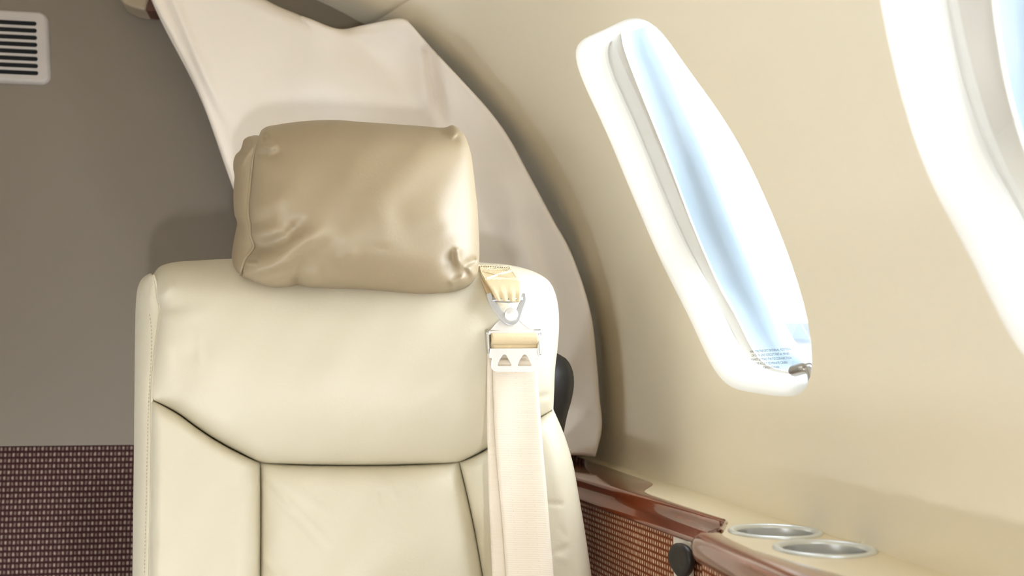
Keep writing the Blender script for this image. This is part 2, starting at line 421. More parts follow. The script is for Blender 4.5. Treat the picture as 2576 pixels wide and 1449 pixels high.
# headliner between the two side panels, lapping over their upper edges
hl = MB(); rings = []
for Y in np.linspace(Y_FRONT, Y_END, 91):
    a0 = joint_s(Y) / .79 - .012; a1 = math.pi - a0
    ths = np.linspace(a0, a1, 60); R0 = RAD - .007
    rings.append([(CX + (RAD + .0005) * math.cos(a0), Y, CZ + (RAD + .0005) * math.sin(a0))] + [(CX + (R0 + .006 * (i in (0, 59))) * math.cos(t), Y, CZ + (R0 + .006 * (i in (0, 59))) * math.sin(t)) for i, t in enumerate(ths)] + [(CX + (RAD + .02) * math.cos(a1), Y, CZ + (RAD + .02) * math.sin(a1))])
hl.loft(rings, closed=False)
tag(hl.build('ceiling', M['wall']), kind='structure')
ob = MB().box((CX, (Y_BACK + Y_FRONT) / 2, -.02), (1.2, Y_BACK - Y_FRONT, .04)).build('floor', M['carpet'], smooth=False); tag(ob, kind='structure')

def half_disc(Y, z0, R, n=60, zmax=None):
    pts = []
    for t in np.linspace(math.asin(max(-1, (z0 - CZ) / R)), math.pi - math.asin(max(-1, (z0 - CZ) / R)), n):
        pts.append((CX + R * math.cos(t), Y, CZ + R * math.sin(t)))
    return pts
# bulkhead behind the seat: liner above, woven panel below
Z_WEAVE = at(170, 1121, Y_BACK)[2]
f_ = half_disc(Y_BACK, Z_WEAVE, RAD + .005); b_ = [(x, Y_BACK + .04, z) for x, _, z in f_]
tag(bevel_mod(MB().loft([f_, b_], True, True).build('wall_back', M['bulkhead'], smooth=False), .002), kind='structure')
zb, R = .0, RAD + .005
pts = [(CX + R * math.cos(t), Y_BACK + .012, CZ + R * math.sin(t)) for t in np.linspace(math.asin((Z_WEAVE - CZ) / R), math.asin((zb - CZ) / R), 30)]
pts += [(2 * CX - x, y, z) for x, y, z in reversed(pts)]
tag(MB().loft([pts, [(x, y + .03, z) for x, y, z in pts]], True, True).build('trim_1', M['weave'], smooth=False), kind='structure')
# forward end of the cabin, behind the camera
f_ = half_disc(Y_FRONT, .0, RAD + .02); b_ = [(x, y - .03, z) for x, y, z in f_]
tag(MB().loft([b_, f_], True, True).build('wall_front', M['fit'], smooth=False), kind='structure')

# windows
def window(idx, k, side=1, full=True):
    H, L = shear(HOLE, k), shear(LIP, k)
    root = empty('window_%d' % idx, cyl_pt(*np.mean(H, 0), RAD, side)); tag(root, kind='structure')
    c = np.mean(H, 0)
    d = L - H; ln = np.linalg.norm(d, axis=1)[:, None]; dirn = d / ln
    def ring(off, R): return [cyl_pt(p[0], p[1], R, side) for p in H + dirn * np.minimum(off, ln * .98)]
    def ringL(f, R, off=0.0):       # fraction between 0 (27 mm inside hole) and 1 (lip)
        q = H + dirn * np.minimum(.024, ln * .6); return [cyl_pt(p[0], p[1], R, side) for p in q * (1 - f) + L * f + (c - L) / np.linalg.norm(c - L, axis=1)[:, None] * off * np.array([1, .4])]
    rim = MB().loft([ring(0, RAD), ring(.0015, RAD + .0008), ring(.005, RAD + .0045), ring(.010, RAD + .011), ring(.015, RAD + .019), ring(.020, RAD + .027), ring(.0235, RAD + .032), ringL(0.01, RAD + .0355), ringL(.02, RAD + .0355)])
    rim.build('window_rim', M['reveal'], root)
    pl = MB().loft([ringL(.02, RAD + .0355), ringL(.05, RAD + .0325), ringL(.2, RAD + .0335), ringL(.5, RAD + .0365), ringL(.9, RAD + .040), ringL(1.0, RAD + .0405)])
    pl.build('inner_surround', M['reveal'], root)
    bd = MB().loft([ringL(1, RAD + .0405), ringL(1, RAD + .0385, .0006), ringL(1, RAD + .0378, .0016), ringL(1, RAD + .0385, .0026), ringL(1, RAD + .0405, .0032)])
    bd.build('pane_seal', M['reveal'], root)
    rg = MB().loft([ringL(1, RAD + .0402, .0031), ringL(1, RAD + .046, .0050), ringL(1, RAD + .056, .011), ringL(1, RAD + .060, .018), ringL(1, RAD + .062, .020), ringL(1, RAD + .071, .032), ringL(1, RAD + .085, .033)])
    rg.build('outer_frame', M['ring'], root)
    def pane(nm, off, R):
        n = NA; rs = [ringL(1, R, off)] if off >= 0 else [ringL(.6, R)]
        base = np.array([[p[0], p[1]] for p in (L + (c - L) / np.linalg.norm(c - L, axis=1)[:, None] * off * np.array([1, .4]))]) if off >= 0 else (H + dirn * .02)
        rings = [[cyl_pt(*(c + (p - c) * f), R, side) for p in base] for f in (1, .75, .5, .25, .02)]
        mb = MB().loft(rings); mb.f.append(tuple(4 * n + i for i in range(n)))
        return mb.build(nm, M['pane'], root)
    pane('outer_pane', .031, RAD + .076)
    if full: pane('inner_pane', -1, RAD + .030)
    return root, c
wins = []
for i, k in enumerate(KS): wins.append(window(i + 1, k, 1, full=(k < 2)))
for j, (r_, c_) in enumerate(wins):
    side = 1
    p = np.array(cyl_pt(c_[0], c_[1], RAD + .10, side)); q = np.array(cyl_pt(c_[0], c_[1], .2, side))
    area('sky_portal', p, q, .44, .52, 1.0, portal=True)

# placard printed on the inner pane of the first window
txt = bpy.data.curves.new('placard', 'FONT'); txt.size = 1.0; txt.space_line = 1.25; txt.align_x = 'CENTER'
txt.body = 'VERIFY IN THE EXIT EXTERNAL POSITION\nOF TWIN UNIT CIRCUIT METAL PANEL\nPERMITS LETTING THE TO CONNECTION\nFOR ACCESS TO PRIVATE CABIN\nFOR EXITS MARK'
to = bpy.data.objects.new('placard_tmp', txt); col.objects.link(to)
dg = bpy.context.evaluated_depsgraph_get(); tm = bpy.data.meshes.new_from_object(to.evaluated_get(dg))
tv = np.array([v.co[:] for v in tm.vertices]); tf = [tuple(p.vertices) for p in tm.polygons]
bpy.data.objects.remove(to, do_unlink=True)
A0 = cyl_px(1886, 882, RAD + .029); A1 = cyl_px(1992, 905, RAD + .029); A2 = cyl_px(1905, 928, RAD + .029)
def ys(p): return np.array([p[1], RAD * math.atan2(p[2] - CZ, p[0] - CX)])
a0, a1, a2 = ys(A0), ys(A1), ys(A2)
x0, x1 = tv[:, 0].min(), tv[:, 0].max(); y0, y1 = tv[:, 1].max(), tv[:, 1].min()
sx_ = (a1[0] - a0[0]); sy_ = a2[1] - a0[1]
pv = []
for x, y, _ in tv:
    u = (x - x0) / (x1 - x0); v = (y - y0) / (y1 - y0)
    pv.append(cyl_pt(a0[0] + u * sx_, a0[1] + v * sy_ , RAD + .029))
mesh_obj('placard', pv, tf, M['ink'], wins[0][0], smooth=False)
# blind catch at the lower corner of the first window
b1 = MB().tube([cyl_px(*q, RAD + .012) for q in catmull([(1992, 934), (2005, 931), (2022, 926), (2036, 924)], 10)], [.004, .0058, .0062, .006, .006, .006, .006, .006, .0055, .0045], 12)
b1.build('catch_bar', M['dull_steel'], wins[0][0])
b2 = MB().tube([cyl_px(*q, RAD + .010) for q in catmull([(2032, 922), (2040, 945), (2043, 978)], 8)], .0035, 10)
b2.build('catch_arm', M['dull_steel'], wins[0][0])

# side ledge: cream top, wood rail, woven side panel
ZL = CAM_H - .137
CREAM = [(1.755, .392), (1.29, .392), (1.272, .388), (1.255, .381), (1.21, .359), (1.19, .352), (1.17, .350), (1.05, .355), (.95, .360), (.937, .360), (.925, .356), (.87, .330), (.855, .322), (.84, .3195), (.768, .318), (.711, .328), (.666, .337), (.55, .345), (.3, .35), (-.6, .35)]
def cream_x(Y): return float(np.interp(-Y, [-p[0] for p in CREAM], [p[1] for p in CREAM]))
def low_x(Y): return .299 + (1.305 - max(Y, .9)) * .107
cups = [(.3755, .862, .0415), (.377, .770, .0405)]
outl = [(p[1], p[0]) for p in CREAM] + [(.425, y) for y in np.linspace(-.6, 1.755, 60)]
holes = [[(cx + (r - .006) * math.cos(t), cy + (r - .006) * math.sin(t)) for t in np.linspace(0, 2 * math.pi, 56, endpoint=False)] for cx, cy, r in cups]
V, Tr = flat_with_holes(outl, holes)
vs, fs = plate(V, Tr, lambda x, y: (x, y, ZL), lambda x, y: (x, y, ZL - .02), [outl] + holes)
o = mesh_obj('side_ledge', vs, fs, M['ledge'], smooth=False)
tag(o, 'cream vinyl ledge top running along the curved wall below the windows', 'ledge')
wr = empty('wood_rail', (.32, 1.2, ZL)); tag(wr, 'glossy reddish brown wooden rail edging the cream side ledge', 'rail')
rings = []
for Y in np.concatenate([np.arange(1.755, .8701, -.006)]):
    xc = cream_x(Y); xl = min(low_x(Y), xc - .020); xb = min(xc, .333) if Y < .92 else xc; rx = xl + .014
    sec = [(xb - .001, ZL - .006), (xc, ZL + .0002), (xc - .002, ZL + .0012), (rx + (xc - rx) * .5, ZL + .0020), (rx + .004, ZL + .0020), (rx + .001, ZL + .0010), (rx - .001, ZL - .0015), (rx - .0010, ZL - .004), (rx - .001, ZL - .009), (rx - .004, ZL - .015), (xl + .0025, ZL - .020), (xl, ZL - .0235), (xl + .0012, ZL - .0262), (xl + .008, ZL - .0265), (xb - .001, ZL - .026)]
    rings.append([(x, Y, z) for x, z in sec])
MB().loft(rings, True, True).build('rear_rail', M['wood'], wr)
rings = []
for i, Y in enumerate(list(.878 - .022 * (1 - np.cos(np.linspace(.12, math.pi / 2, 9)))) + list(np.arange(.848, -.6, -.02))):
    k = math.sin(np.linspace(.12, math.pi / 2, 9)[i]) if i < 9 else 1.0
    xc = cream_x(Y) + .001; xf = .2965 + max(0, .75 - Y) * .03; cx_, cz_ = (xc + xf) / 2 + .004, ZL - .0125
    sec = [(xc, ZL - .004), (xc, ZL + .0004), (xc - .003, ZL + .0016), (xf + .009, ZL + .0016), (xf + .0045, ZL - .0008), (xf + .0015, ZL - .0045), (xf, ZL - .010), (xf + .0004, ZL - .016), (xf + .003, ZL - .022), (xf + .008, ZL - .0255), (xc, ZL - .0265), (xc, ZL - .012)]
    rings.append([(cx_ + (x - cx_) * k, Y, cz_ + (z - cz_) * k) for x, z in sec])
MB().loft(rings, True, True).build('armrest_rail', M['wood'], wr)
rings = []
for Y in np.arange(1.755, -.6, -.01):
    x = .322 + (low_x(Y) + .006 - .322) * min(1, max(0, (Y - .905) / .035)); tk = .004 if Y < .95 else .02
    rings.append([(x, Y, ZL - .024), (x, Y, .02), (x + tk, Y, .02), (x + tk, Y, ZL - .024)])
tag(MB().loft(rings, True, True).build('trim_2', M['weave_side'], smooth=False), kind='structure')
trim3 = MB().box((CX - .69, -.30, .29), (.02, 4.1, .54)).box((CX - .735, -.30, .561), (.11, 4.1, .006)).build('trim_3', M['fit'], smooth=False); tag(trim3, kind='structure')  # dark left panel out of view, added to cut bounce light from below
for (cx_, cy_, r), lab in zip(cups, ('metal cup holder in the cream ledge farther from camera, beside the notch in the wood', 'metal cup holder in the cream ledge, the nearer of the two to camera')):
    t = empty('cup_holder', (cx_, cy_, ZL)); tag(t, lab, 'cup holder', 'cup holders in the side ledge')
    n = 56
    def rg(rr, z): return [(cx_ + rr * math.cos(2 * math.pi * k / n), cy_ + rr * math.sin(2 * math.pi * k / n), ZL + z) for k in range(n)]
    MB().loft([rg(r, .0002), rg(r - .0004, .0014), rg(r - .0016, .0022), rg(r - .0042, .0022), rg(r - .0062, .0012), rg(r - .0072, -.001)]).build('rim', M['ring_alu'], t)
    mb = MB().loft([rg(r - .0070, -.0005), rg(r - .0078, -.012), rg(r - .009, -.055), rg(r - .012, -.06)]); mb.f.append(tuple(3 * n + k for k in range(n)))
    mb.build('cup', M['alu'], t)

# twist catch on the woven side panel
kb = empty('twist_catch', (.345, 1.0, CAM_H - .178)); tag(kb, 'black twist knob on a pale plate fixed to the woven side panel', 'knob')
xp = low_x(1.0) + .006
pm = MB(); prf = [(.975, -.148 - .014), (1.028, -.148 - .014), (1.036, -.170), (1.034, -.205), (1.026, -.214), (.975, -.214)]
pm.loft([[(xp - .003, y, CAM_H + z) for y, z in prf], [(xp + .001, y, CAM_H + z) for y, z in prf]], True, True)
bevel_mod(pm.build('backing_plate', M['reveal'], kb, smooth=False), .0012)
kc = np.array(at(1714, 1408, .975)); ax = np.array([-.955, -.26, -.06]); ax /= np.linalg.norm(ax)
uu = np.cross(ax, [0, 0, 1.0]); uu /= np.linalg.norm(uu); ww = np.cross(uu, ax)
def oval(h, k): return [kc + ax * h + k * ((.0185 + .0022 * math.cos(2 * t + .6)) * math.cos(t) * uu * .98 + (.0172 + .001 * math.sin(3 * t)) * math.sin(t) * ww) for t in np.linspace(0, 2 * math.pi, 36, endpoint=False)]
MB().loft([oval(-.004, .90), oval(-.003, .98), oval(.001, 1.0), oval(.003, .97), oval(.0042, .86), oval(.0038, .6), oval(.0035, .05)], True, True).build('knob', M['knob'], kb)
sh = MB().disc(kc - ax * .004, -ax, .0062, .022, 20); sh.disc(kc - ax * .019 + np.array([0, 0, -.001]), -ax, .0082, .008, 20)
sh.build('shaft', M['black'], kb)
MB().disc((xp - .003, 1.002, CAM_H - .199), (-1, 0, 0), .0028, .002, 14, .0008).build('screw', M['steel'], kb)

# vent grille on the bulkhead
vr = at(124, 120, Y_BACK); vt = at(40, 28, Y_BACK)[2]; vb = at(60, 212, Y_BACK)[2]
vx1 = vr[0]; vx0 = vx1 - .21; vz1, vz0 = vt, vb
av = empty('air_vent', ((vx0 + vx1) / 2, Y_BACK, (vz0 + vz1) / 2)); tag(av, 'grey beige plastic air vent grille with dark slots on the bulkhead', 'vent')
def rrect(x0, x1, z0, z1, r, n=8):
    out = []
    for cx_, cz_, a in ((x1 - r, z1 - r, 0), (x0 + r, z1 - r, 90), (x0 + r, z0 + r, 180), (x1 - r, z0 + r, 270)):
        for t in np.linspace(0, 90, n): out.append((cx_ + r * math.cos(math.radians(a + t)), cz_ + r * math.sin(math.radians(a + t))))
    return out
sr = at(93, 120, Y_BACK - .008)[0]; sl = 2 * (vx0 + vx1) / 2 - sr
slots = []
for i in range(8):
    zc = at(60, 58.5 + i * 17.75, Y_BACK - .008)[2]; slots.append(rrect(sl, sr, zc - .0040, zc + .0040, .0039, 6))
ou = rrect(vx0 + .006, vx1 - .006, vz0 + .006, vz1 - .006, .010)
VL = lambda x, z: x + .073 * ((vz1 * .60 + vz0 * .40) - z)
V, Tr = flat_with_holes(ou, slots)
vs, fs = plate(V, Tr, lambda x, z: (VL(x, z), Y_BACK - .009, z), lambda x, z: (VL(x, z), Y_BACK - .006, z), slots)
mbv = MB().add(vs, fs)
def rr(d, y): return [(VL(x, z), y, z) for x, z in rrect(vx0 + d, vx1 - d, vz0 + d, vz1 - d, .016 - d)]
mbv.loft([rr(0, Y_BACK - .0003), rr(.0006, Y_BACK - .003), rr(.0022, Y_BACK - .0065), rr(.0042, Y_BACK - .0085), rr(.006, Y_BACK - .009)])
mbv.build('grille', M['vent'], av, smooth=False)
MB().box(((vx0 + vx1) / 2, Y_BACK - .0015, (vz0 + vz1) / 2), (vx1 - vx0 - .026, .002, vz1 - vz0 - .014)).build('slot_shade_plate', M['dark'], av, smooth=False)  # flat black plate stands for the shade inside the slots, no opening behind

# overhead fitting at the top of the curtain
ft = empty('overhead_bracket', at(345, 0, 1.72)); tag(ft, 'rounded brown overhead bracket hanging beside the upper curtain edge', 'bracket')
def prism(pxs, Y0, Y1):
    P = [at(x, y, Y0) for x, y in pxs]; return MB().loft([P, [(p[0], Y1, p[2]) for p in P]], True, True)
bevel_mod(prism(list(map(tuple, catmull([(287, -115), (296, -30), (303, 0), (320, 12), (345, 21), (366, 25)], 16))) + [(385, -40), (395, -115)], 1.70, 1.75).build('bracket_body', M['fit'], ft, smooth=False), .004)
prism([(366.5, 25), (374, 26.5), (385, 28), (400, 25), (420, -115), (395.5, -115), (385.5, -40)], 1.703, 1.745).build('end_block', M['brown'], ft, smooth=False)

# ---------------------------------------------------------------- curtain behind the seat
CUR_Y = 1.57
cu = empty('curtain', at(900, 1100, CUR_Y)); tag(cu, 'beige leather curtain stretched diagonally behind the seat along the cabin wall', 'curtain')
def cur_pt(px, py, h=0.0):
    p = ray(px, py) * (CUR_Y - h); return CAMP + p
cT = [(330, -120), (500, -70), (630, -20), (700, 16), (780, 47), (855, 73), (915, 63), (970, 52), (1005, 46), (1024, 50)]
cL = [(330, -120), (383, 0), (490, 210), (585, 470), (700, 780), (815, 1100), (830, 1150)]
cR = [(1024, 50), (1090, 125), (1165, 205), (1240, 290), (1285, 355), (1320, 420), (1358, 490), (1395, 560), (1425, 612), (1450, 670), (1475, 745), (1490, 810), (1500, 900), (1508, 1000), (1514, 1075), (1498, 1148)]
cB = [(830, 1150), (1200, 1146), (1440, 1145), (1498, 1148)]
C_ITEMS = [([(1078, 130), (1092, 210), (1118, 330)], 15, -.016), ([(1060, 120), (1070, 220), (1085, 320)], 20, .005), ([(1105, 150), (1118, 230), (1140, 330)], 22, .008),
           ([(1270, 470), (1330, 640), (1390, 800)], 45, .010), ([(1330, 560), (1385, 700), (1425, 830)], 30, -.007),
           ([(900, 110), (1000, 150), (1060, 230)], 70, -.010), ([(860, 80), (800, 200), (760, 290)], 120, .012), ([(640, 40), (700, 140), (720, 260)], 90, -.006),
           ([(400, -20), (470, 130), (560, 330), (600, 430)], 16, -.006), ([(425, -20), (495, 150), (575, 330)], 14, .006),
           ([(870, 74), (940, 68), (1010, 60)], 12, -.006)]
def cur_h(U, V, G):
    h = 1.7 * creases(G, C_ITEMS) + .055 * np.clip((U - .80) / .20, 0, 1) ** 1.3 + .0015 * warp(G[..., 0] * .5, G[..., 1] * .5)
    h += -.012 * (1 - rise(U, .015)) - .004 * (1 - rise(1 - U, .012))
    h += -.03 * (1 - rise(V, .05)) * (U < .62) - .008 * (1 - rise(V, .02)) * (U >= .62)
    return h
patch('curtain_sheet', cT, cB, cL, cR, 110, 130, cur_h, M['curtain'], cu, point=cur_pt, back=.10, shrink=-.022)
# hem seam down the wall side and along the foot
def dashes(mb, pxs, h, dash, gap, w, point):
    P = catmull(pxs, 900); L = np.concatenate([[0], np.cumsum(np.linalg.norm(np.diff(P, axis=0), axis=1))]); s = 0
    while s + dash < L[-1]:
        q = [np.array([np.interp(t, L, P[:, k]) for k in (0, 1)]) for t in (s, s + dash * .5, s + dash)]
        hs = h if np.isscalar(h) else [float(h(*p)) for p in q]
        hh = [hs] * 3 if np.isscalar(hs) else hs
        mb.tube([point(q[0][0], q[0][1], hh[0]), point(q[1][0], q[1][1], hh[1] + w * .6), point(q[2][0], q[2][1], hh[2])], [w * .5, w, w * .5], 5)
        s += dash + gap
mb = MB(); sm = [(x - 17, y + 4) for x, y in cR[2:-2]] + [(1488, 1070), (1482, 1136)]
dashes(mb, [(1030, 62), (1075, 125)] + sm, .0012, 6, 3.5, .0006, cur_pt)
dashes(mb, [(1300, 1136), (1482, 1136)], .0012, 6, 3.5, .0006, cur_pt)
mb.build('hem_stitching', M['stitch'], cu)

# ---------------------------------------------------------------- seat
seat = empty('passenger_seat', (0.0, 1.25, 0.0)); tag(seat, 'cream leather aircraft seat with a taupe headrest pillow', 'seat')
SEAM = [(384, 692), (392, 720), (394, 745), (401, 775), (399, 800), (391, 860), (384, 930), (379, 1005)]
uT = [(384, 692), (400, 672), (430, 661), (500, 655), (580, 651), (800, 646), (1000, 648), (1130, 652), (1210, 660), (1290, 668), (1345, 684), (1378, 704), (1391, 722)]
uR = [(1391, 722), (1399, 745), (1405, 780), (1406, 830), (1402, 880), (1396, 930), (1394, 985), (1392, 1030)]
uB = [(379, 1005), (415, 1022), (450, 1042), (495, 1075), (545, 1108), (600, 1138), (655, 1163), (720, 1168), (900, 1171), (1060, 1168), (1155, 1162), (1190, 1148), (1225, 1129), (1300, 1085), (1392, 1030)]
U_ITEMS = [([(395, 760), (430, 775), (470, 760)], 14, -.003), ([(400, 745), (420, 730), (440, 700)], 12, .004), ([(500, 840), (505, 930)], 10, .0012), ([(520, 850), (524, 930)], 9, -.001), ([(400, 810), (470, 795), (560, 760)], 18, .0016),
           ([(430, 900), (520, 880)], 20, -.0015), ([(395, 850), (420, 900), (430, 960)], 18, .003), ([(1360, 1000), (1392, 990)], 10, -.0025), ([(1150, 720), (1215, 760)], 40, -.006)]
def up_h(U, V, G):
    h = .078 * (.3 * rise(U, .05) + .7 * rise(U, .42)) * rise(1 - U, .26) * rise(V, .34) * rise(1 - V, .60)
    h = h - .055 * (1 - rise(V, .22)) * rise(U, .02)
    return h + creases(G, U_ITEMS) * prof(U, .03, .03) * prof(V, .05, .05) + .0009 * warp(G[..., 0], G[..., 1]) * prof(U, .1, .1) * prof(V, .2, .2)
patch('shoulder_cushion', uT, uB, SEAM, uR, 150, 110, up_h, M['seat'], seat, back=.07)
# bolsters and middle panel
bl_L = [(379, 1005), (380, 1100), (378, 1250), (374, 1449), (370, 1760)]
bl_T = [(379, 1005), (415, 1022), (450, 1042), (495, 1075), (545, 1108), (600, 1138), (655, 1163)]
bl_R = [(655, 1163), (656, 1250), (655, 1449), (650, 1760)]
def lo_h(H, ru0, ru1, rt, items, tilt=0.0):
    def f(U, V, G):
        return H * prof(U, ru0, ru1) * rise(V, rt) + tilt * (U - .5) * prof(U, .05, .05) + (creases(G, items) + .0008 * warp(G[..., 0] * 1.2, G[..., 1])) * prof(U, .06, .06) * rise(V, .04)
    return f
patch('left_bolster', bl_T, [(370, 1760), (650, 1760)], bl_L, bl_R, 80, 110, lo_h(.034, .10, .22, .05, [([(480, 1110), (440, 1180)], 30, -.002), ([(640, 1200), (600, 1230)], 18, -.002), ([(385, 1350), (400, 1390)], 8, -.002)]), M['seat'], seat, back=.07)
br_L = [(1155, 1162), (1176, 1250), (1195, 1340), (1214, 1449), (1262, 1760)]
CR_ = [([(665, 1190), (720, 1260), (790, 1330), (850, 1400)], 11, .0016), ([(655, 1200), (705, 1262), (775, 1335), (835, 1405)], 11, -.0016), ([(700, 1195), (780, 1260), (870, 1320)], 16, .0012),
       ([(655, 1400), (700, 1449), (740, 1500)], 9, .003), ([(1120, 1200), (1150, 1240)], 9, .0015), ([(1110, 1190), (1140, 1235)], 8, -.0015), ([(980, 1220), (1000, 1260)], 10, .0012), ([(960, 1240), (975, 1290)], 9, -.001), ([(1040, 1210), (1045, 1240)], 7, .0012)]
patch('middle_cushion', [(655, 1163), (720, 1168), (900, 1171), (1060, 1168), (1155, 1162)], [(650, 1760), (1262, 1760)], bl_R, br_L, 120, 110, lo_h(.030, .20, .26, .10, CR_), M['seat'], seat, back=.07)
br_R = [(1392, 1030), (1402, 1052), (1420, 1095), (1440, 1160), (1455, 1240), (1472, 1340), (1488, 1449), (1530, 1760)]
patch('right_bolster', [(1155, 1162), (1190, 1148), (1225, 1129), (1300, 1085), (1392, 1030)], [(1262, 1760), (1530, 1760)], br_L, br_R, 80, 110,
      lo_h(.034, .22, .22, .05, [([(1375, 1266), (1430, 1270)], 5, -.0018), ([(1390, 1395), (1440, 1370)], 8, -.0016), ([(1400, 1400), (1440, 1415)], 9, .0012), ([(1410, 1330), (1430, 1360)], 9, -.0008)]), M['seat'], seat, back=.07)
# side border left of the seam
sL = [(376, 688), (358, 700), (347, 722), (342, 760), (340, 820), (338, 1000), (336, 1200), (333, 1449), (330, 1760)]
sR = SEAM + [(380, 1100), (378, 1250), (374, 1449), (370, 1760)]
S_ITEMS = [([(375, 705), (365, 730), (372, 760)], 7, -.003), ([(380, 735), (374, 755), (385, 785)], 6, .002)]
def side_h(U, V, G):
    a = 1 - U
    return -.085 * (1 - np.sqrt(np.clip(1 - a ** 2.2, 0, 1))) + creases(G, S_ITEMS) * prof(U, .1, .1) + .001 * rise(1 - U, .12) * rise(U, .3)
patch('side_border', [(376, 688), (380, 688), (384, 692)], [(330, 1760), (370, 1760)], sL, sR, 40, 150, side_h, M['seat'], seat, back=.03)
# seams
def seam_tube(name, pxs, h, r, m='seat', n=90, par=None):
    P = catmull(pxs, n); MB().tube([seat_pt(x, y, h) for x, y in P], r, 8).build(name, M[m], par or seat)
seam_tube('piping', [(x + 3, y) for x, y in SEAM + [(380, 1100), (378, 1250), (374, 1449), (370, 1700)]], .004, .0014)
seam_tube('piping', [(x - 3, y) for x, y in uR[3:]] + [(x - 5, y) for x, y in br_R[1:]], .001, .0015)
mb = MB(); dashes(mb, [(376, 790), (381, 830), (380, 900), (374, 1005), (371, 1100), (368, 1250), (363, 1449)], .0010, 5.5, 4, .00055, seat_pt)
mb.build('stitching', M['stitch'], seat)
# black shell at the rear of the backrest
def shell_pt(px, py, h=0.0):
    p = ray(px, py) * (1.31 - h); return CAMP + p
sT = [(420, 905), (470, 892), (890, 885), (1340, 884), (1400, 888)]
patch('rear_shell', sT, [(395, 1700), (1500, 1700)] if False else [(430, 1500), (1360, 1500)], [(420, 905), (400, 960), (410, 1080), (430, 1500)],
      [(1400, 888), (1425, 903), (1440, 930), (1444, 965), (1438, 1005), (1428, 1040), (1418, 1090), (1360, 1500)], 70, 50,
      lambda U, V, G: .045 * prof(U, .10, .10) * rise(V, .2) + creases(G, [([(1418, 930), (1424, 980), (1410, 1060)], 7, .004)]), M['black'], seat, point=shell_pt, back=.03)
# seat pan, arm and pedestal below the picture
def soft_box(name, c, s, m, bev):
    o = MB().box(c, s).build(name, m, seat); md = bevel_mod(o, bev, 5); return o
soft_box('seat_pan', (0.0, .86, .33), (.46, .50, .12), M['seat'], .04)
soft_box('pedestal', (0.0, .92, .14), (.34, .42, .28), M['base'], .02)
soft_box('backrest_core', (0.0, 1.215, .55), (.40, .05, .50), M['base'], .02)
# headrest pillow
hr = empty('headrest', seat_pt(890, 700, .03)); hr.parent = seat; hr.matrix_parent_inverse = Matrix.Translation(-Vector(seat.location))
def child_of(par_world, name, verts, faces, m): pass
P_SEAM = [(657, 344), (650, 360), (641, 395), (635, 440), (630, 490), (627, 520), (629, 550), (632, 565), (632, 590), (638, 608), (641, 620), (634, 634), (622, 648), (613, 668), (606, 694)]
pT = [(657, 344), (655, 332), (668, 320), (695, 314), (750, 306), (810, 302), (870, 303), (900, 306), (960, 310), (1000, 313), (1060, 317), (1105, 321), (1122, 320), (1138, 315), (1153, 322)]
pR = [(1153, 322), (1168, 340), (1177, 360), (1186, 392), (1191, 430), (1196, 475), (1201, 520), (1204, 570), (1206, 640), (1204, 670), (1201, 690)]
pB = [(606, 694), (625, 703), (650, 714), (675, 723), (705, 725), (735, 721), (750, 717), (775, 724), (830, 727), (900, 729), (960, 734), (1010, 739), (1060, 742), (1095, 741), (1140, 735), (1175, 722), (1192, 706), (1201, 690)]
P_ITEMS = [([(662, 365), (680, 372), (700, 355)], 14, .006), ([(668, 340), (672, 360)], 8, -.008), ([(655, 385), (690, 385), (715, 365)], 14, -.004),
           ([(640, 620), (690, 610), (740, 580), (775, 535)], 20, -.008), ([(650, 668), (700, 650), (780, 600), (850, 560)], 26, .007), ([(665, 585), (720, 588), (748, 570)], 20, .005),
           ([(650, 520), (700, 500), (740, 480)], 24, .003), ([(640, 560), (700, 545)], 16, -.003),
           ([(612, 668), (630, 655), (650, 655)], 8, -.004), ([(622, 660), (640, 662), (640, 672)], 6, .005), ([(615, 690), (680, 690), (760, 660)], 16, -.003), ([(620, 685), (690, 672), (770, 640)], 12, .003),
           ([(800, 690), (810, 720)], 18, .003), ([(750, 717), (748, 690)], 12, -.004),
           ([(1150, 632), (1153, 655), (1166, 674)], 9, .0045), ([(1192, 655), (1178, 664), (1168, 670)], 8, -.005), ([(1135, 655), (1140, 680), (1165, 695)], 18, -.0028), ([(1180, 672), (1190, 690), (1198, 700)], 8, .004), ([(1140, 715), (1180, 690)], 10, .003),
           ([(970, 560), (960, 630)], 30, .0014), ([(1000, 530), (1030, 580), (1060, 640)], 36, -.0014), ([(1110, 540), (1130, 600)], 30, .0016), ([(880, 640), (850, 660)], 20, .002), ([(1135, 330), (1150, 345)], 12, .004), ([(1105, 322), (1115, 345)], 10, -.003)]
def pil_h(U, V, G):
    h = .066 + .095 * rise(U, .24) * rise(1 - U, .72) * rise(V, .50) * rise(1 - V, .50)
    h -= .05 * (1 - rise(V, .16)) * rise(U, .05) + .015 * (1 - rise(1 - V, .08))
    return h + 1.7 * creases(G, P_ITEMS) * prof(U, .012, .03) * prof(V, .05, .03) + .0012 * warp(G[..., 0] * 1.1, G[..., 1] * 1.2) * prof(U, .2, .2) * prof(V, .2, .2)
def hr_patch(*a, **k):
    o = patch(*a, None, **k); o.parent = hr; o.matrix_parent_inverse = Matrix.Translation(-(Vector(seat_pt(890, 700, .03)))); return o
hr_patch('pillow', pT, pB, P_SEAM, pR, 170, 130, pil_h, M['headrest'], back=.05)
eL = [(640, 340), (624, 344), (613, 352), (609, 366), (604, 378), (594, 388), (588, 402), (587, 425), (590, 442), (588, 470), (587, 500), (590, 540), (596, 560), (592, 585), (587, 612), (583, 645), (586, 665), (594, 682), (606, 694)]
E_ITEMS = [([(625, 365), (605, 395), (592, 425)], 6, -.006), ([(635, 370), (615, 400), (600, 430)], 6, .004), ([(598, 560), (606, 580), (625, 600)], 7, -.004), ([(625, 350), (640, 352)], 6, -.004)]
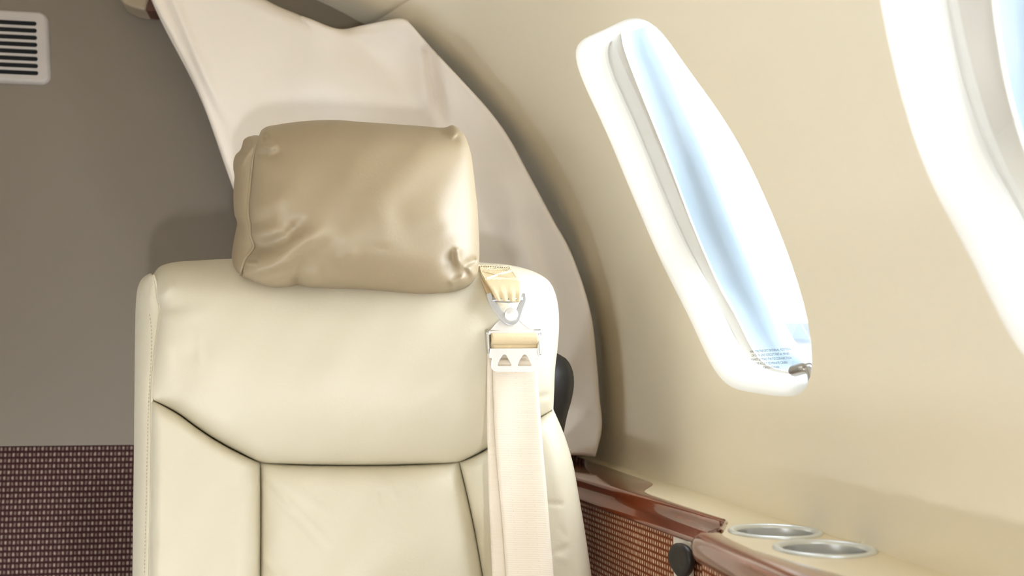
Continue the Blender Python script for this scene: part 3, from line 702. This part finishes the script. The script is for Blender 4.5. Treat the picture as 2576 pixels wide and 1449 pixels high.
def end_h(U, V, G):
    a = 1 - U
    return .066 - .07 * (1 - np.sqrt(np.clip(1 - a ** 2.0, 0, 1))) + creases(G, E_ITEMS) * prof(U, .1, .1)
hr_patch('end_cap', [(640, 340), (650, 341), (657, 344)], [(606, 694), (606.5, 694), (607, 694)], eL, P_SEAM[:-1] + [(607, 694)], 40, 120, end_h, M['headrest'], back=.03)
def hr_tube(pxs, h, r):
    o = MB().tube([seat_pt(x, y, h) for x, y in catmull(pxs, 120)], r * np.clip(np.minimum(np.arange(120), 119 - np.arange(120)) / 8.0, .25, 1), 8).build('piping', M['headrest'], None)
    o.parent = hr; o.matrix_parent_inverse = Matrix.Translation(-(Vector(seat_pt(890, 700, .03))))
hr_tube([(x - 2.5, y) for x, y in P_SEAM], .0685, .0020)
hr_tube([(x - 5, y) for x, y in pR[4:]], .0685, .0020)

# ---------------------------------------------------------------- shoulder harness
bt = empty('shoulder_harness', seat_pt(1290, 800, .06)); tag(bt, 'beige shoulder harness strap with steel fittings hanging down the right of the seat', 'seat belt')
seat_pt0 = seat_pt
def seat_pt(px, py, h=0.0): return seat_pt0(px, py, h + .018)
bloc = Vector(seat_pt0(1290, 800, .06))
def b_build(mb, name, m, par=None, smooth=True):
    o = mb.build(name, m, None, smooth); p = par or bt; o.parent = p
    o.matrix_parent_inverse = Matrix.Translation(-bloc); return o
def ribbon(left, right, n, h, thick, point=None, wave=None, cols=14):
    point = point or seat_pt
    Lp, Rp = catmull(left, n), catmull(right, n); rings = []
    for j in range(n):
        v = j / (n - 1); hh = h(v) if callable(h) else h; front = []; backr = []
        for i in range(cols):
            u = i / (cols - 1); q = Lp[j] * (1 - u) + Rp[j] * u; e = (wave(u, v) if wave else 0.0)
            edge = thick * .5 * (1 - min(1, min(u, 1 - u) / .04))
            front.append(point(q[0], q[1], hh + e + thick - edge * .6)); backr.append(point(q[0], q[1], hh + e + edge * .4))
        rings.append(front + backr[::-1])
    return MB().loft(rings, True, True)
# upper anchor strap over the top of the backrest, folded round the fitting
aL = [(1203, 664), (1206, 676), (1212, 695), (1222, 712), (1233, 727), (1243, 745), (1250, 757)]
aR = [(1283, 668), (1292, 678), (1303, 692), (1310, 708), (1312, 724), (1311, 742), (1308, 760)]
fold = lambda u, v: .0022 * v * math.sin(u * 21) * (v > .35) * (v - .35)
a_h = lambda v: -.022 + .086 * math.sin(min(1, v * 1.25) * math.pi / 2)
b_build(ribbon(aL, aR, 40, a_h, .0035, wave=lambda u, v: fold(u, v) * 1.2), 'anchor_strap', M['web_gold'])
b_build(ribbon([(1200, 672), (1206, 695), (1216, 718), (1224, 736), (1236, 752), (1250, 760)], [(1240, 672), (1250, 700), (1260, 718), (1270, 736), (1285, 752), (1306, 761)], 24, lambda v: a_h(v) - .006, .002), 'anchor_strap_underside', M['web_gold'])
def ah(px, py):      # height of the anchor strap at a pixel row
    v = (py - 664) / 95.0; return a_h(max(0, min(1, v))) + .0042
mb = MB()
def thread(pxs, r):
    P = catmull(pxs, 30); P = P + rng.normal(0, .25, P.shape)
    mb.tube([seat_pt(x, y, ah(x, y)) for x, y in P], r * .8, 6)
for k in range(2):
    o_ = k * 3.2
    thread([(1208, 674 + o_), (1245, 675 + o_), (1285, 678 + o_)], .0011)
    thread([(1223, 703 - o_ * .8), (1260, 702 - o_ * .8), (1303, 705 - o_ * .8)], .0011)
thread([(1208, 674), (1214, 690), (1222, 704)], .0009); thread([(1286, 678), (1295, 692), (1303, 705)], .0009)
for k in (-1, 1):
    thread([(1212, 680 + k), (1250, 690 + k), (1300, 701 + k)], .0010); thread([(1290, 681 + k), (1255, 690 + k), (1222, 701 + k)], .0010)
for i in range(14): thread([(1204 + i * 5.8, 669 + i * .28), (1206 + i * 5.8, 666 + i * .28), (1208 + i * 5.8, 670.5 + i * .28)], .0009)
b_build(mb, 'box_stitching', M['pale_stitch'])
# V fitting
def flat_strip(pxs, width_px, h, thick, n=24):
    P = catmull(pxs, n); T = np.gradient(P, axis=0); T /= np.linalg.norm(T, axis=1)[:, None]; N = np.stack([-T[:, 1], T[:, 0]], 1)
    w = np.interp(np.linspace(0, 1, n), np.linspace(0, 1, len(width_px)), width_px) if not np.isscalar(width_px) else np.full(n, width_px)
    rings = []
    for i in range(n):
        a, b = P[i] + N[i] * w[i] / 2, P[i] - N[i] * w[i] / 2
        hh = h[0] + (h[1] - h[0]) * i / (n - 1) if not np.isscalar(h) else h
        rings.append([seat_pt(*a, hh), seat_pt(*b, hh), seat_pt(*b, hh + thick), seat_pt(*a, hh + thick)])
    return MB().loft(rings, True, True)
vf = flat_strip([(1229, 737), (1234, 752), (1246, 772), (1258, 788), (1270, 801), (1284, 808), (1297, 803), (1304, 790), (1309, 775), (1316, 757), (1318, 738)], [12, 15, 17, 17, 18, 20, 18, 16, 15, 15, 9], .062, .0028, 44)
bevel_mod(b_build(vf, 'v_fitting', M['dull_steel'], smooth=False), .0007)
nrm = seat_pt(1286, 791, .01) - seat_pt(1286, 791, 0); nrm /= np.linalg.norm(nrm)
b_build(MB().disc(seat_pt(1286, 791, .0645), nrm, .0078, .0035, 28, .0012), 'rivet', M['satin'])
b_build(MB().tube([seat_pt(1238, 752, .0635), seat_pt(1280, 756, .0635), seat_pt(1314, 752, .0635)], .0032, 10), 'cross_pin', M['dull_steel'])
# adjuster frame: neck plate, side cheeks, roller, release plate
def px_plate(outline, holes, h, thick):
    V, Tr = flat_with_holes(outline, holes)
    vs, fs = plate(V, Tr, lambda x, y: seat_pt(x, y, (h(x, y) if callable(h) else h) + thick), lambda x, y: seat_pt(x, y, h(x, y) if callable(h) else h), [outline] + holes)
    return MB().add(vs, fs)
neck = [(1257, 806), (1270, 799), (1300, 800), (1309, 808), (1320, 818), (1330, 826), (1344, 830), (1350, 838), (1349, 842), (1230, 842), (1230, 836), (1238, 826), (1248, 814)]
bevel_mod(b_build(px_plate(neck, [], lambda x, y: .058 + (y - 800) * .00012, .0025), 'neck_plate', M['satin'], smooth=False), .0006)
for x0, x1, t0 in ((1227, 1229, 838), (1357, 1358, 838)):
    bevel_mod(b_build(flat_strip([(x0, t0), (x0 + .5, 862), (x1 + 1, 893)], 6.5, .058, .013, 10), 'side_cheek', M['steel'], smooth=False), .0012)
b_build(MB().tube([seat_pt(1222, 834, .061), seat_pt(1290, 838, .061), seat_pt(1360, 836, .061)], .0035, 10), 'top_bar', M['steel'])
rl = []
for x in np.linspace(1235, 1352, 24): rl.append(seat_pt(x, 853 - (x - 1290) * .004, .0655))
b_build(MB().tube(rl, .0068, 20), 'webbing_roll', M['web_gold'])
b_build(ribbon([(1234, 858), (1235, 868), (1237, 880)], [(1353, 858), (1353, 868), (1352, 880)], 10, lambda v: .062, .003), 'webbing_tail', M['web_gold'])
rp = [(1233, 877), (1352, 876), (1354, 890), (1355, 898), (1351, 902), (1353, 908), (1356, 915), (1356, 924), (1352, 931), (1343, 935), (1252, 935), (1242, 932), (1237, 925), (1236, 915), (1237, 906), (1238, 902), (1232, 899)]
tri = lambda cx_: [(cx_ - 4, 894), (cx_ - 1, 892), (cx_ + 2, 892), (cx_ + 5, 894), (cx_ + 12, 906), (cx_ + 18, 918), (cx_ + 16, 921), (cx_ - 15, 921), (cx_ - 17, 919), (cx_ - 12, 906)]
bevel_mod(b_build(px_plate(rp, [tri(1268), tri(1319)], lambda x, y: .069 + (y - 876) * .00012, .0022), 'release_plate', M['satin'], smooth=False), .0005)
# hanging webbing
fL = [(1239, 905), (1241, 1000), (1245, 1090), (1253, 1200), (1262, 1300), (1268, 1380), (1273, 1449), (1295, 1720)]
fR = [(1351, 905), (1353, 960), (1360, 1050), (1366, 1130), (1376, 1240), (1383, 1330), (1392, 1440), (1415, 1720)]
b_build(ribbon(fL, fR, 70, lambda v: .064, .0022, wave=lambda u, v: .0012 * math.sin(u * 7 + 5 * v) + .001 * math.sin(9 * v)), 'front_webbing', M['web'])
rL = [(1226, 885), (1225, 1000), (1226, 1100), (1230, 1250), (1234, 1350), (1238, 1449), (1250, 1720)]
rR = [(1330, 885), (1330, 1000), (1335, 1100), (1345, 1250), (1352, 1350), (1360, 1449), (1380, 1720)]
b_build(ribbon(rL, rR, 60, lambda v: .057, .0022), 'rear_webbing', M['web'])
mb = MB()
for f0, w in ((.26, .00022), (.52, .00022), (.72, .00022)):
    a, b = catmull(fL, 60), catmull(fR, 60); dashes(mb, [tuple(p) for p in (a * (1 - f0) + b * f0)], .0668, 5, 9, w, seat_pt)
b_build(mb, 'webbing_ribs', M['web_rib'])

for o in bpy.data.objects:
    n = o.name.split('.')[0]
    pl = {'rear_shell': 'black plastic rear shell', 'headrest': 'taupe leather headrest pillow', 'anchor_strap': 'golden tan anchor strap', 'rear_rail': 'rear wooden rail', 'armrest_rail': 'front rounded wooden rail', 'end_block': 'dark brown end block', 'slot_shade_plate': 'black backing painted as slot shade', 'release_plate': 'bright steel release plate with two triangular holes'}.get(n)
    if pl and 'label' not in o: o['label'] = pl

# ---------------------------------------------------------------- outside the windows
gp = MB().box((110, 60, -1.2), (180, 260, .1)).build('ground', M['tarmac'], smooth=False); tag(gp, kind='structure')
hg = empty('hangar', (42, 100, -1.15)); tag(hg, 'pale distant hangar seen through the nearer lower part of the window', 'building')
MB().box((50, 75, 1.1), (50, 14, 4.6)).build('hangar_wall', M['hangar_white'], hg, smooth=False)
MB().box((50, 75, 4.15), (51, 15, 1.4)).build('roof', M['hangar'], hg, smooth=False)
